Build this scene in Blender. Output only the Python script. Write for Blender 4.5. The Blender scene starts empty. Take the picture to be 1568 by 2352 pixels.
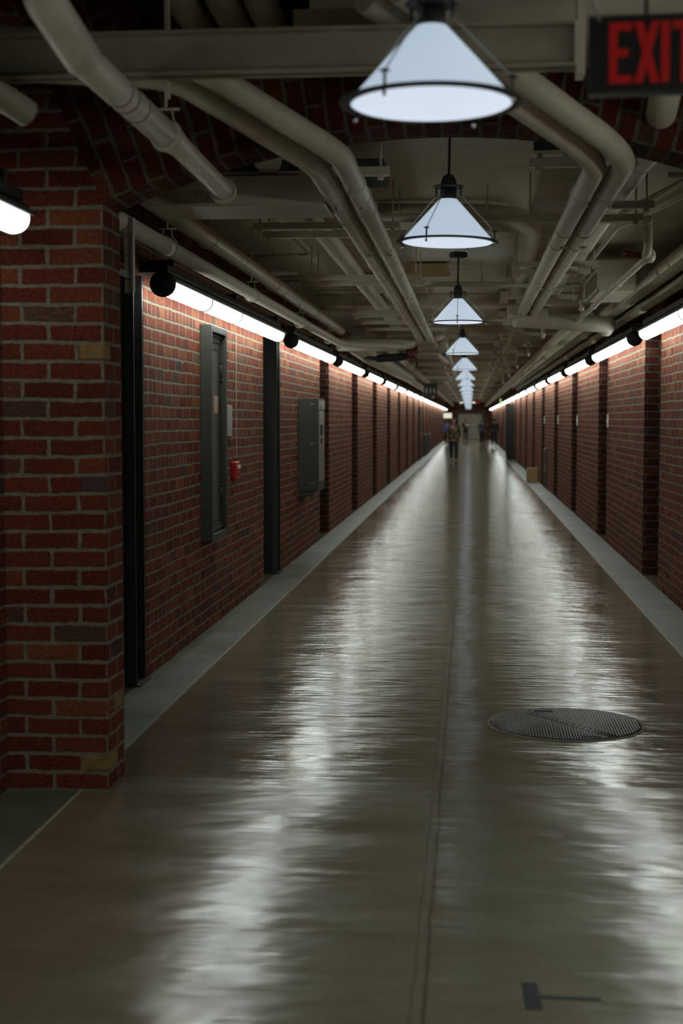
import bpy, bmesh, math, random
from mathutils import Vector, Matrix
random.seed(7)
SC = bpy.context.scene
COL = SC.collection

# ------------------------------------------------------------------ camera
FPX = 50 / 36 * 2352
TH = math.atan((1176 - 964) / FPX)
PH = math.atan((1078 - 784) / FPX * math.cos(TH))
cam = bpy.data.cameras.new('camera')
cam.sensor_fit = 'VERTICAL'; cam.sensor_height = 36; cam.lens = 50
cam.clip_start = 0.05; cam.clip_end = 400
cam.dof.use_dof = True; cam.dof.focus_distance = 9.6; cam.dof.aperture_fstop = 2.4
camo = bpy.data.objects.new('camera', cam); COL.objects.link(camo)
camo.location = (0, 0, 1.6)
camo.rotation_euler = (math.pi / 2 - TH, 0, PH)
SC.camera = camo

# ------------------------------------------------------------------ world, exposure
w = bpy.data.worlds.new('world'); SC.world = w; w.use_nodes = True
w.node_tree.nodes['Background'].inputs[0].default_value = (0.6, 0.7, 1, 1)
w.node_tree.nodes['Background'].inputs[1].default_value = 0.0
SC.view_settings.view_transform = 'Standard'; SC.view_settings.look = 'None'
SC.view_settings.gamma = 1; SC.view_settings.use_curve_mapping = False
SC.view_settings.exposure = 0.0
TUBE_POWER = 1.0          # radiance of the fluorescent lenses
SHADE_POWER = 0.60        # radiance of the glass cones
DISC_POWER = 0.82         # radiance of the diffusers under the cones

# ------------------------------------------------------------------ materials
class NT:
    def __init__(s, name):
        m = bpy.data.materials.new(name); m.use_nodes = True
        s.m = m; s.t = m.node_tree; s.b = s.t.nodes['Principled BSDF']
    def n(s, typ, **k):
        x = s.t.nodes.new(typ)
        for a, v in k.items(): setattr(x, a, v)
        return x
    def l(s, a, b): s.t.links.new(a, b)
    def math(s, op, a, b=None, c=None, clamp=False):
        x = s.t.nodes.new('ShaderNodeMath'); x.operation = op; x.use_clamp = clamp
        for i, v in enumerate((a, b, c)):
            if v is None: continue
            if isinstance(v, (int, float)): x.inputs[i].default_value = v
            else: s.l(v, x.inputs[i])
        return x.outputs[0]
    def noise(s, vec, scale, detail=4, rough=.55, dist=0):
        x = s.n('ShaderNodeTexNoise'); x.inputs['Scale'].default_value = scale
        x.inputs['Detail'].default_value = detail; x.inputs['Roughness'].default_value = rough
        x.inputs['Distortion'].default_value = dist
        if vec is not None: s.l(vec, x.inputs['Vector'])
        return x.outputs[0]
    def mapping(s, vec, sc=(1, 1, 1), loc=(0, 0, 0)):
        x = s.n('ShaderNodeMapping'); s.l(vec, x.inputs[0])
        x.inputs['Scale'].default_value = sc; x.inputs['Location'].default_value = loc
        return x.outputs[0]
    def ramp(s, f, stops, interp='LINEAR'):
        x = s.n('ShaderNodeValToRGB'); e = x.color_ramp; e.interpolation = interp
        while len(e.elements) < len(stops): e.elements.new(0.5)
        for q, (p, c) in zip(e.elements, stops):
            q.position = p; q.color = (c[0], c[1], c[2], 1) if not isinstance(c, (int, float)) else (c, c, c, 1)
        s.l(f, x.inputs[0]); return x.outputs[0]
    def mix(s, f, a, b, mode='MIX'):
        x = s.n('ShaderNodeMix'); x.data_type = 'RGBA'; x.blend_type = mode
        for i, v in ((0, f), (6, a), (7, b)):
            if isinstance(v, (int, float)): x.inputs[i].default_value = v
            elif isinstance(v, tuple): x.inputs[i].default_value = (v[0], v[1], v[2], 1)
            else: s.l(v, x.inputs[i])
        return x.outputs[2]
    def bump(s, h, strength, dist, normal=None):
        x = s.n('ShaderNodeBump'); x.inputs['Strength'].default_value = strength
        x.inputs['Distance'].default_value = dist; s.l(h, x.inputs['Height'])
        if normal is not None: s.l(normal, x.inputs['Normal'])
        return x.outputs[0]

def paint(name, col, rough=.55, var=.15, metal=0, bump=.15, scale=12, dirt=None):
    k = NT(name); tc = k.n('ShaderNodeTexCoord')
    geo = k.n('ShaderNodeNewGeometry')
    nz = k.noise(geo.outputs['Position'], scale, 5)
    lo = tuple(c * (1 - var) for c in col); hi = tuple(min(1, c * (1 + var)) for c in col)
    c = k.ramp(nz, [(.3, lo), (.7, hi)])
    if dirt:
        n2 = k.noise(geo.outputs['Position'], scale * .25, 6, .65)
        c = k.mix(k.ramp(n2, [(.5, 0), (.72, .75)]), c, dirt)
    k.l(c, k.b.inputs['Base Color'])
    k.b.inputs['Roughness'].default_value = rough; k.b.inputs['Metallic'].default_value = metal
    n3 = k.noise(geo.outputs['Position'], scale * 8, 3)
    k.l(k.bump(n3, bump, .002), k.b.inputs['Normal'])
    return k.m

def emis(name, col, power, base=(.8, .8, .8)):
    k = NT(name); k.b.inputs['Base Color'].default_value = (*base, 1)
    k.b.inputs['Emission Color'].default_value = (*col, 1)
    k.b.inputs['Emission Strength'].default_value = power
    k.b.inputs['Roughness'].default_value = .35
    return k.m

BL, BH = .2387, .0803
def brick(name, swap=False, u0=0.0, v0=0.0, header_every=0, tone=1.0, mort=(.29, .26, .19)):
    """brick bond from the UVs, which are laid out in metres"""
    k = NT(name)
    uv = k.n('ShaderNodeUVMap'); sp = k.n('ShaderNodeSeparateXYZ'); k.l(uv.outputs[0], sp.inputs[0])
    u = sp.outputs[0]; v = sp.outputs[1]
    geo = k.n('ShaderNodeNewGeometry'); P = geo.outputs['Position']
    w1 = k.noise(P, 9, 3); w2 = k.noise(k.mapping(P, (1, 1, 1), (7, 3, 5)), 9, 3)
    w3 = k.noise(P, 45, 4, .7); w4 = k.noise(k.mapping(P, (1, 1, 1), (1, 9, 2)), 2.2, 2)
    def wob(x, a, amt, b, amt2): return k.math('ADD', k.math('MULTIPLY_ADD', k.math('SUBTRACT', a, .5), amt, x), k.math('MULTIPLY', k.math('SUBTRACT', b, .5), amt2))
    u = wob(wob(u, w1, .018, w3, .017), w4, .03, w3, 0)
    w5 = k.noise(k.mapping(P, (1, 1, 1), (6, 2, 9)), 50, 4, .75)
    v = wob(wob(v, w2, .013, w5, .015), w4, .02, w3, 0)
    u = k.math('ADD', u, u0); v = k.math('ADD', v, v0)
    vr = k.math('DIVIDE', v, BH); row = k.math('FLOOR', vr); fv = k.math('FRACT', vr)
    par = k.math('MODULO', k.math('ADD', row, 2000), 2)
    if header_every:
        hd = k.math('COMPARE', k.math('MODULO', k.math('ADD', row, header_every * 100 + 2), header_every), 0, .1)
    else: hd = None
    ub = k.math('ADD', k.math('DIVIDE', u, BL), k.math('MULTIPLY', par, .5))
    wsc = 1.0
    if hd is not None:
        wscale = k.math('ADD', hd, 1)              # 2 for header rows
        ub = k.math('MULTIPLY', ub, wscale)
    else: wscale = None
    col = k.math('FLOOR', ub); fu = k.math('FRACT', ub)
    # distance to brick edges in metres
    du = k.math('MULTIPLY', k.math('MINIMUM', fu, k.math('SUBTRACT', 1, fu)), BL)
    if wscale is not None: du = k.math('DIVIDE', du, wscale)
    dv = k.math('MULTIPLY', k.math('MINIMUM', fv, k.math('SUBTRACT', 1, fv)), BH)
    d = k.math('SMOOTH_MIN', du, dv, .006)
    jit = k.math('MULTIPLY', k.math('SUBTRACT', k.noise(k.mapping(P, (1, 1, 1), (3, 3, 8)), 5, 2), .5), .008)
    e = k.math('ADD', d, jit)
    mask = k.n('ShaderNodeMapRange'); mask.interpolation_type = 'SMOOTHSTEP'
    k.l(e, mask.inputs[0]); mask.inputs[1].default_value = .0060; mask.inputs[2].default_value = .0100
    msk = mask.outputs[0]
    cv = k.n('ShaderNodeCombineXYZ'); k.l(col, cv.inputs[0]); k.l(row, cv.inputs[1])
    wn = k.n('ShaderNodeTexWhiteNoise'); wn.noise_dimensions = '2D'; k.l(cv.outputs[0], wn.inputs['Vector'])
    t = tone
    def T(r, g, b): return (r * t, g * t, b * t)
    bc = k.ramp(wn.outputs['Value'], [(0, T(.150, .036, .022)), (.2, T(.20, .046, .026)), (.45, T(.235, .058, .031)), (.62, T(.185, .040, .024)),
                 (.8, T(.25, .072, .035)), (.92, T(.31, .10, .042)), (.965, T(.11, .055, .05)), (1, T(.19, .10, .06))])
    fine = k.noise(P, 70, 6, .8)
    bc = k.mix(.9, bc, k.ramp(fine, [(.34, .35), (.66, 1.5)]), 'MULTIPLY')
    big = k.noise(P, 1.3, 3)
    bc = k.mix(.55, bc, k.ramp(big, [(.3, (.75, .68, .62)), (.7, (1.15, 1.15, 1.12))]), 'MULTIPLY')
    speck = k.ramp(k.noise(k.mapping(P, (1, 1, 1), (5, 1, 1)), 26, 5, .75), [(.62, 0), (.72, .55)])
    bc = k.mix(speck, bc, (.36, .30, .24))
    mc = k.mix(.8, mort, k.ramp(k.noise(P, 30, 5, .7), [(.25, .55), (.75, 1.35)]), 'MULTIPLY')
    k.l(k.mix(msk, mc, bc), k.b.inputs['Base Color'])
    k.b.inputs['Roughness'].default_value = .85; k.b.inputs['Specular IOR Level'].default_value = .15
    rough = k.noise(P, 55, 8, .8)
    h = k.math('ADD', k.math('MULTIPLY', msk, 1.0), k.math('MULTIPLY', rough, 1.5))
    h = k.math('ADD', h, k.math('MULTIPLY', wn.outputs['Value'], .35))
    k.l(k.bump(h, 1.0, .013), k.b.inputs['Normal'])
    return k.m

def floor_mat(name, strip=False):
    k = NT(name); geo = k.n('ShaderNodeNewGeometry'); P = geo.outputs['Position']
    sp = k.n('ShaderNodeSeparateXYZ'); k.l(P, sp.inputs[0])
    big = k.noise(k.mapping(P, (1.0, .35, 1)), .9, 4, .6)
    med = k.noise(k.mapping(P, (.8, 2.2, 1)), 2.5, 6, .65)
    fine = k.noise(P, 60, 5, .7)
    if strip:
        c = k.ramp(med, [(.3, (.088, .095, .068)), (.7, (.128, .136, .100))])
    else:
        c = k.ramp(big, [(.30, (.225, .160, .112)), (.42, (.205, .180, .118)), (.6, (.205, .198, .140)), (.8, (.170, .178, .135))])
        side = k.math('MULTIPLY', k.math('SUBTRACT', k.math('ABSOLUTE', k.math('ADD', sp.outputs[0], .1)), .85), 2.2, clamp=True)
        c = k.mix(k.math('MULTIPLY', side, .36), c, (.185, .105, .07))      # redder brown towards both sides
        c = k.mix(.6, c, k.ramp(med, [(.3, .72), (.7, 1.2)]), 'MULTIPLY')
    c = k.mix(.5, c, k.ramp(fine, [(.3, .75), (.7, 1.2)]), 'MULTIPLY')
    h_j = None
    if not strip:
        # sawn joints: the long one on the centre line and the cross joints
        X, Y = sp.outputs[0], sp.outputs[1]
        wob = k.math('MULTIPLY', k.math('SUBTRACT', k.noise(P, 3.5, 3), .5), .02)
        def line(coord, at, wd):
            return k.math('LESS_THAN', k.math('ABSOLUTE', k.math('SUBTRACT', k.math('ADD', coord, wob), at)), wd)
        j = k.math('MAXIMUM', line(X, -.115, .0055), k.math('MULTIPLY', line(X, -.150, .003), .7))
        Ym = k.math('MODULO', k.math('ADD', Y, 100 - 6.21 + 1.2), 2.74)
        Ym = k.math('SUBTRACT', Ym, (100 + 1.2) % 2.74)
        j2 = k.math('MAXIMUM', line(Ym, 0, .0035), 0)
        j3 = line(Y, 5.9, .003)
        jj = k.math('MAXIMUM', j, k.math('MULTIPLY', k.math('MAXIMUM', j2, j3), .7))
        c = k.mix(k.math('MULTIPLY', jj, .65), c, (.045, .042, .032))
        h_j = jj
        cr = k.n('ShaderNodeTexVoronoi'); cr.feature = 'DISTANCE_TO_EDGE'; cr.inputs['Scale'].default_value = .55
        k.l(k.mapping(k.mix(.12, P, k.n('ShaderNodeTexNoise').outputs[1]), (1, 1, 1)), cr.inputs['Vector'])
    pits = k.ramp(k.noise(k.mapping(P, (1, 1.3, 1)), 9, 7, .75), [(.64, 0), (.70, 1)])
    c = k.mix(k.math('MULTIPLY', pits, .22), c, (.30, .28, .22))
    k.l(c, k.b.inputs['Base Color'])
    rg = k.ramp(k.noise(k.mapping(P, (.7, 1.6, 1)), 2.2, 6, .6), [(.3, .075), (.7, .19)])
    else_near = k.math('MULTIPLY', k.math('LESS_THAN', sp.outputs[1], 6.2), .055)
    rg = k.math('ADD', rg, else_near)
    if strip: rg = k.ramp(k.noise(P, 2.2, 5, .6), [(.3, .34), (.7, .5)])
    if not strip:      # the sealed joint on the centre line is glossier than the trowelled slab
        band = k.math('SUBTRACT', 1, k.math('MULTIPLY', k.math('ABSOLUTE', k.math('SUBTRACT', sp.outputs[0], -.09)), 17), clamp=True)
        rg = k.mix(band, rg, (.07, .07, .07))
    k.l(rg, k.b.inputs['Roughness'])
    k.b.inputs['Specular IOR Level'].default_value = .62
    # trowel ripples running across the corridor; the near slab (before the cross joint) is finished flatter
    slab = k.ramp(k.math('MULTIPLY_ADD', sp.outputs[1], .1, 0), [(.60, .38), (.66, .62), (.9, 1)])
    r1 = k.noise(k.mapping(P, (1.0, 7.5, 1)), 2.0, 3, .5, .6)
    r2 = k.noise(k.mapping(P, (1.2, 4.5, 1), (4, 4, 4)), 6.5, 4, .6)
    r3 = k.noise(k.mapping(P, (1, 1, 1), (2, 1, 4)), 1.1, 2)
    n1 = k.bump(k.math('MULTIPLY', r1, k.math('MULTIPLY', slab, k.ramp(big, [(.35, .35), (.65, 1)]))), 1.0, .0056 if not strip else .002)
    n1 = k.bump(k.math('MULTIPLY', r2, slab), 1.0, .0020, n1)
    r4 = k.noise(k.mapping(P, (1.3, 1.9, 1), (8, 2, 1)), 2.1, 2, .5)
    n1 = k.bump(r4, 1.0, .0065 if not strip else .003, n1)
    n1 = k.bump(r3, 1.0, .013 if not strip else .004, n1)
    n1 = k.bump(fine, .6, .0002, n1)
    if h_j is not None: n1 = k.bump(h_j, -1.0, .003, n1)
    k.l(n1, k.b.inputs['Normal'])
    return k.m

M = {}
M['brick_wall'] = brick('brick_wall', u0=.03, header_every=6, tone=1.18, mort=(.31, .275, .20))
M['brick_pier'] = brick('brick_pier', u0=1.54 + BL * 20, tone=1.4, mort=(.40, .35, .26))
M['brick_arch'] = brick('brick_arch', tone=.85, mort=(.24, .20, .15))
M['brick_recess'] = brick('brick_recess', u0=.1, tone=.42, mort=(.13, .10, .085))  # recess shade put into the colour: the wall brick, darkened evenly
M['brick_end'] = brick('brick_end', header_every=6, tone=1.15)
M['floor'] = floor_mat('polished_concrete'); M['strip'] = floor_mat('concrete_border', True)
M['ceiling'] = paint('painted_ceiling', (.68, .64, .53), .75, .12, scale=3)
M['beige'] = paint('beige_pipe_paint', (.60, .55, .43), .5, .08, scale=9)
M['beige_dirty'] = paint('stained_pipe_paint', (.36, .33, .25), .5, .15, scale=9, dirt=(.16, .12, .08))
M['white_pvc'] = paint('off_white_pipe', (.66, .61, .51), .42, .07, scale=8)
M['rust'] = paint('red_brown_primer', (.20, .07, .045), .6, .3)
M['steel'] = paint('black_painted_steel', (.020, .021, .020), .5, .25)
M['steel2'] = paint('charcoal_painted_steel', (.030, .032, .030), .62, .2)
M['black'] = paint('matt_black', (.012, .012, .012), .6, .2)
M['chrome'] = paint('bright_metal', (.6, .6, .6), .25, .05, metal=1)
M['galv'] = paint('galvanised_metal', (.36, .37, .35), .4, .12, metal=.7)
M['door_grey'] = paint('grey_green_enamel', (.040, .041, .033), .5, .12, scale=5)
M['door_panel'] = paint('mauve_grey_enamel', (.085, .08, .085), .5, .1, scale=5)
M['brass'] = paint('brass_plate', (.35, .2, .10), .35, .15, metal=.6)
M['red'] = paint('red_enamel', (.45, .018, .015), .35, .08)
M['dark_red'] = paint('dark_red_enamel', (.12, .018, .015), .4, .2)
M['white'] = paint('white_enamel', (.72, .72, .70), .4, .05)
M['grate'] = paint('cast_iron_cover', (.125, .125, .122), .42, .2, metal=.3, scale=30)
M['slot'] = paint('dark_slot', (.015, .015, .015), .8)
M['tape'] = paint('blue_black_tape', (.018, .024, .042), .5, .12)
M['card'] = paint('tan_cardboard', (.42, .29, .14), .8, .1)
M['cream'] = paint('cream_door_paint', (.62, .60, .50), .5, .05, scale=3)
M['void_dark'] = paint('dark_void_shade', (.022, .020, .018), .9, .2)  # near-black colour stands in for the unlit void overhead

def tube_mat(name='fluorescent_lens', fac=1.0):
    # emission raised on the wall side of the lens to steepen the brick wash
    k = NT(name); tc = k.n('ShaderNodeTexCoord'); sp = k.n('ShaderNodeSeparateXYZ'); k.l(tc.outputs['Object'], sp.inputs[0])
    f = k.math('MULTIPLY_ADD', sp.outputs[0], 1 / .128, .5, clamp=True)
    st = k.ramp(f, [(0, 1.0), (.3, .66), (.55, .44), (.8, .42), (1, .43)])
    k.l(k.math('MULTIPLY', st, 19 * TUBE_POWER * fac), k.b.inputs['Emission Strength'])
    k.b.inputs['Emission Color'].default_value = (.90, 1.0, .94, 1)
    k.b.inputs['Base Color'].default_value = (.8, .8, .8, 1)
    return k.m
M['tube'] = tube_mat()
M['tube_dim'] = tube_mat('dimmed_fluorescent_lens', .5); M['tube_boost'] = tube_mat('boosted_fluorescent_lens', 1.2)  # lens output scaled down and up to balance the near bay
M['shade'] = emis('opal_glass', (.66, .82, 1.0), SHADE_POWER)
M['disc'] = emis('opal_diffuser', (.74, .85, 1.0), DISC_POWER)
M['exit_red'] = emis('exit_letter', (1.0, .01, .015), .10, (.05, .003, .003))
M['exit_black'] = paint('black_sign_face', (.010, .010, .012), .35, .1)
M['yellow'] = paint('ochre_brick', (.24, .15, .055), .85, .3, scale=30, bump=.5)
M['dark_brick'] = paint('purple_brick', (.075, .035, .035), .85, .3, scale=30, bump=.5)
M['mortar'] = paint('pale_mortar', (.33, .29, .22), .9, .2, scale=20, bump=.5)
M['skin'] = paint('skin', (.42, .24, .17), .5, .05)
M['olive'] = paint('olive_jacket', (.10, .085, .045), .8, .2)
M['navy'] = paint('navy_denim', (.018, .026, .05), .8, .2)
M['teal'] = paint('slate_blue_coat', (.03, .055, .075), .8, .2)
M['blackcloth'] = paint('black_cloth', (.015, .018, .016), .8, .2)
M['bluecloth'] = paint('bright_blue_cloth', (.08, .16, .62), .7, .1)
M['hair'] = paint('brown_hair', (.05, .03, .02), .6, .3)
M['tan'] = paint('tan_leather', (.38, .24, .15), .5, .1)

# ------------------------------------------------------------------ mesh helpers
class MB:
    def __init__(s): s.v = []; s.f = []; s.uv = {}; s.sm = set()
    def box(s, x0, x1, y0, y1, z0, z1):
        i = len(s.v); s.v += [(x, y, z) for z in (z0, z1) for y in (y0, y1) for x in (x0, x1)]
        s.f += [tuple(i + q for q in f) for f in ((0, 2, 3, 1), (4, 5, 7, 6), (0, 1, 5, 4), (2, 6, 7, 3), (0, 4, 6, 2), (1, 3, 7, 5))]
        return s
    def poly(s, pts, uv=None):
        i = len(s.v); s.v += [tuple(p) for p in pts]; s.f.append(tuple(range(i, i + len(pts))))
        if uv: s.uv[len(s.f) - 1] = uv
        return s
    def prism(s, pts, axis, a, b):
        """outline pts in the plane normal to axis, extruded from a to b"""
        n = len(pts)
        def P(p, t): return {0: (t, p[0], p[1]), 1: (p[0], t, p[1]), 2: (p[0], p[1], t)}[axis]
        i = len(s.v); s.v += [P(p, a) for p in pts] + [P(p, b) for p in pts]
        s.f.append(tuple(range(i, i + n))); s.f.append(tuple(range(i + 2 * n - 1, i + n - 1, -1)))
        for k in range(n): s.f.append((i + k, i + n + k, i + n + (k + 1) % n, i + (k + 1) % n))
        return s
    def sweep(s, pts, radii, n=16, caps=True):
        pts = [Vector(p) for p in pts]
        if isinstance(radii, (int, float)): radii = [radii] * len(pts)
        m = len(pts); base = len(s.v)
        T = []
        for k in range(m):
            a = (pts[k] - pts[k - 1]).normalized() if k else (pts[1] - pts[0]).normalized()
            b = (pts[k + 1] - pts[k]).normalized() if k < m - 1 else a
            t = a + b; T.append(t.normalized() if t.length > 1e-6 else a)
        ref = Vector((0, 0, 1)) if abs(T[0].z) < .9 else Vector((1, 0, 0))
        N = T[0].cross(ref).normalized()
        for k in range(m):
            N = (N - T[k] * N.dot(T[k])).normalized(); B = T[k].cross(N)
            a = (pts[k] - pts[k - 1]).normalized() if k else T[0]
            mit = 1 / max(.5, T[k].dot(a))
            for q in range(n):
                an = 2 * math.pi * q / n
                s.v.append(tuple(pts[k] + (N * math.cos(an) + B * math.sin(an)) * radii[k]))
        for k in range(m - 1):
            for q in range(n):
                a = base + k * n + q; b = base + k * n + (q + 1) % n
                s.sm.add(len(s.f)); s.f.append((a, a + n, b + n, b))
        if caps:
            s.f.append(tuple(base + q for q in range(n)))
            s.f.append(tuple(base + (m - 1) * n + q for q in reversed(range(n))))
        return s
    def lathe(s, prof, n=32, c=(0, 0, 0), axis='z', closed=False):
        base = len(s.v); m = len(prof)
        for r, h in prof:
            for q in range(n):
                a = 2 * math.pi * q / n
                p = (r * math.cos(a), r * math.sin(a), h) if axis == 'z' else (r * math.cos(a), h, r * math.sin(a))
                s.v.append((c[0] + p[0], c[1] + p[1], c[2] + p[2]))
        rng = m if closed else m - 1
        for k in range(rng):
            k2 = (k + 1) % m
            for q in range(n):
                q2 = (q + 1) % n
                s.sm.add(len(s.f)); s.f.append((base + k * n + q, base + k * n + q2, base + k2 * n + q2, base + k2 * n + q))
        return s
    def build(s, name, mat, parent=None, bevel=0, flip=False, recalc=True):
        me = bpy.data.meshes.new(name); me.from_pydata(s.v, [], s.f)
        for i in s.sm: me.polygons[i].use_smooth = True
        if recalc:
            bm = bmesh.new(); bm.from_mesh(me); bmesh.ops.recalc_face_normals(bm, faces=bm.faces); bm.to_mesh(me); bm.free()
        uvl = me.uv_layers.new(name='UVMap'); me.update()
        for p in me.polygons:
            n = p.normal
            ax = 0 if abs(n.x) > .7 else (1 if abs(n.y) > .7 else 2)
            for k, li in enumerate(p.loop_indices):
                vi = me.loops[li].vertex_index
                co = me.vertices[vi].co
                if p.index in s.uv:
                    j = s.f[p.index].index(vi); uvl.data[li].uv = s.uv[p.index][j]
                else:
                    uvl.data[li].uv = {0: (co.y, co.z), 1: (co.x, co.z), 2: (co.x, co.y)}[ax]
        o = bpy.data.objects.new(name, me); COL.objects.link(o)
        me.materials.append(M[mat] if isinstance(mat, str) else mat)
        if parent is not None: o.parent = parent
        if bevel:
            b = o.modifiers.new('bevel', 'BEVEL'); b.width = bevel; b.segments = 2; b.limit_method = 'ANGLE'
        return o

def tag(o, label=None, cat=None, group=None, kind=None):
    if label: o['label'] = label
    if cat: o['category'] = cat
    if group: o['group'] = group
    if kind: o['kind'] = kind
    return o
def empty(name, loc, label, cat, group=None, rz=0):
    o = bpy.data.objects.new(name, None); COL.objects.link(o); o.location = loc; o.rotation_euler = (0, 0, rz)
    o.empty_display_size = .05
    return tag(o, label, cat, group)
def children(o): return [c for c in bpy.data.objects if c.parent == o]
def copy_thing(root, kids, loc, label, rz=0):
    r = root.copy(); COL.objects.link(r); r.location = loc; r.rotation_euler = (0, 0, rz); r['label'] = label
    for c, gs in kids:
        d = c.copy(); COL.objects.link(d); d.parent = r
        for g in gs:
            e = g.copy(); COL.objects.link(e); e.parent = d
    return r
def kids_of(o): return [(c, children(c)) for c in children(o)]

def fillet(pts, R, seg=6):
    """round the corners of a polyline"""
    pts = [Vector(p) for p in pts]; out = [pts[0]]
    for k in range(1, len(pts) - 1):
        a, b, c = pts[k - 1], pts[k], pts[k + 1]
        d1 = (a - b); d2 = (c - b); r = min(R, d1.length * .45, d2.length * .45)
        p = b + d1.normalized() * r; q = b + d2.normalized() * r
        for j in range(seg + 1):
            t = j / seg; out.append(p * (1 - t) ** 2 + b * 2 * t * (1 - t) + q * t ** 2)
    out.append(pts[-1]); return out

ORD = ['first', 'second', 'third', 'fourth', 'fifth', 'sixth', 'seventh', 'eighth', 'ninth', 'tenth', 'eleventh', 'twelfth', 'thirteenth',
       'fourteenth', 'fifteenth', 'sixteenth', 'seventeenth', 'eighteenth', 'nineteenth', 'twentieth', 'twenty-first', 'twenty-second',
       'twenty-third', 'twenty-fourth', 'twenty-fifth', 'twenty-sixth']

# ------------------------------------------------------------------ setting
XL, XR, YE, YB = -1.98, 1.784, 117.0, -8.0
CZ = 3.02
REC = [(7.33, 8.57)] + [(13.62 + 5.2 * k, 14.86 + 5.2 * k) for k in range(20)]
REC = [r for r in REC if r[1] < YE - .5]
def side_wall(name, xs, sgn):
    m = MB(); q = MB(); y = YB; out = xs + sgn * .6; back = xs + sgn * .40
    for a, b in REC:
        m.box(min(xs, out), max(xs, out), y, a, 0, CZ)
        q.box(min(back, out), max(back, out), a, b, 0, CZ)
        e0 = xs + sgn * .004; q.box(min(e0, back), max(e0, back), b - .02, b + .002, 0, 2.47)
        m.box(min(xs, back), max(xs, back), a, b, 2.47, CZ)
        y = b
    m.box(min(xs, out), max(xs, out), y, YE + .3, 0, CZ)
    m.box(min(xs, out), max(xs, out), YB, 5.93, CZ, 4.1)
    tag(q.build(name + '_recess', 'brick_recess'), 'brick lining the recesses, darkened in colour for shade', kind='structure')
    return tag(m.build(name, 'brick_wall'), kind='structure')
tag(side_wall('wall_left', XL, -1), 'red brick wall of lit panels and dark recesses on the left side')
tag(side_wall('wall_right', XR, 1), 'red brick wall of lit panels and dark recesses on the right side')
tag(MB().box(XL - .6, XR + .6, YB - .3, YB, 0, 4.1).build('wall_back', 'brick_wall'), kind='structure')
tag(MB().box(XL - .6, XR + .6, YB - .3, YE + .3, -.2, 0).build('floor', 'floor'), 'polished brown concrete corridor floor', kind='structure')
tag(MB().box(XL, -1.665, YB, YE, 0, .003).build('trim_1', 'strip'), 'pale green-grey concrete border along the left wall', kind='structure')
tag(MB().box(1.447, XR, YB, YE, 0, .003).build('trim_2', 'strip'), 'pale green-grey concrete border along the right wall', kind='structure')
tag(MB().box(-1.667, -1.655, YB, YE, 0, .0045).build('trim_3', 'mortar'), kind='structure')
tag(MB().box(1.437, 1.449, YB, YE, 0, .0045).build('trim_4', 'mortar'), kind='structure')
# ceiling over the corridor, over the right of the near bay, and the dark void over its left
cm = MB().box(XL - .6, XR + .6, 6.22, YE + .3, CZ, CZ + .2)
tag(cm.build('ceiling', 'ceiling'), 'beige painted concrete ceiling', kind='structure')
tag(MB().box(-.12, XR, YB, 5.93, CZ, CZ + .25).build('ceiling_near', 'ceiling'), 'grey painted ceiling over the near right', kind='structure')
tag(MB().box(XL - .6, XR + .6, YB, 6.22, 4.1, 4.3).build('ceiling_void', 'void_dark'), kind='structure')

# arch wall
R0, ACX, ACZ0 = 3.5, -.12, 2.81 - 3.5
Y0, Y1 = 5.93, 6.22
AM = math.asin(1.42 / R0); NA = 40
m = MB()
def ap(a, r): return (ACX + r * math.sin(a), ACZ0 + r * math.cos(a))
ztop = 4.1
for i in range(NA):
    a0 = -AM + 2 * AM * i / NA; a1 = -AM + 2 * AM * (i + 1) / NA
    r0 = (ztop - ACZ0) / math.cos(a0); r1 = (ztop - ACZ0) / math.cos(a1)
    for Y in (Y0, Y1):
        p = [ap(a0, R0), ap(a1, R0), ap(a1, r1), ap(a0, r0)]
        m.poly([(q[0], Y, q[1]) for q in p], [(0, a0 * 3.6), (0, a1 * 3.6), (r1 - R0, a1 * 3.6), (r0 - R0, a0 * 3.6)])
    p = [ap(a0, R0), ap(a1, R0)]
    m.sm.add(len(m.f))
    m.poly([(p[0][0], Y0, p[0][1]), (p[1][0], Y0, p[1][1]), (p[1][0], Y1, p[1][1]), (p[0][0], Y1, p[0][1])],
           [(0, a0 * 3.6), (0, a1 * 3.6), (.29, a1 * 3.6), (.29, a0 * 3.6)])
tag(m.build('wall_arch', 'brick_arch'), 'dark brick segmental arch spanning the corridor', kind='structure')
sx, sz = ap(-AM, R0); tx, tz = ap(-AM, (ztop - ACZ0) / math.cos(AM))
m = MB()
PX = -1.54
m.prism([(XL, 0), (PX, 0), (PX, sz), (tx, tz), (XL, tz)] if tx > XL else [(XL, 0), (PX, 0), (PX, sz), (XL, sz + (PX - XL) / math.tan(AM))], 1, Y0, Y1)
pier_l = tag(m.build('wall_pier_left', 'brick_pier'), 'red brick pier in the left foreground carrying the arch', kind='structure')
sx2 = ACX + (ACX - PX)
m = MB(); m.prism([(XR, 0), (sx2, 0), (sx2, sz), (XR, sz + (XR - sx2) / math.tan(AM))], 1, Y0, Y1)
tag(m.build('wall_pier_right', 'brick_pier'), kind='structure')
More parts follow.
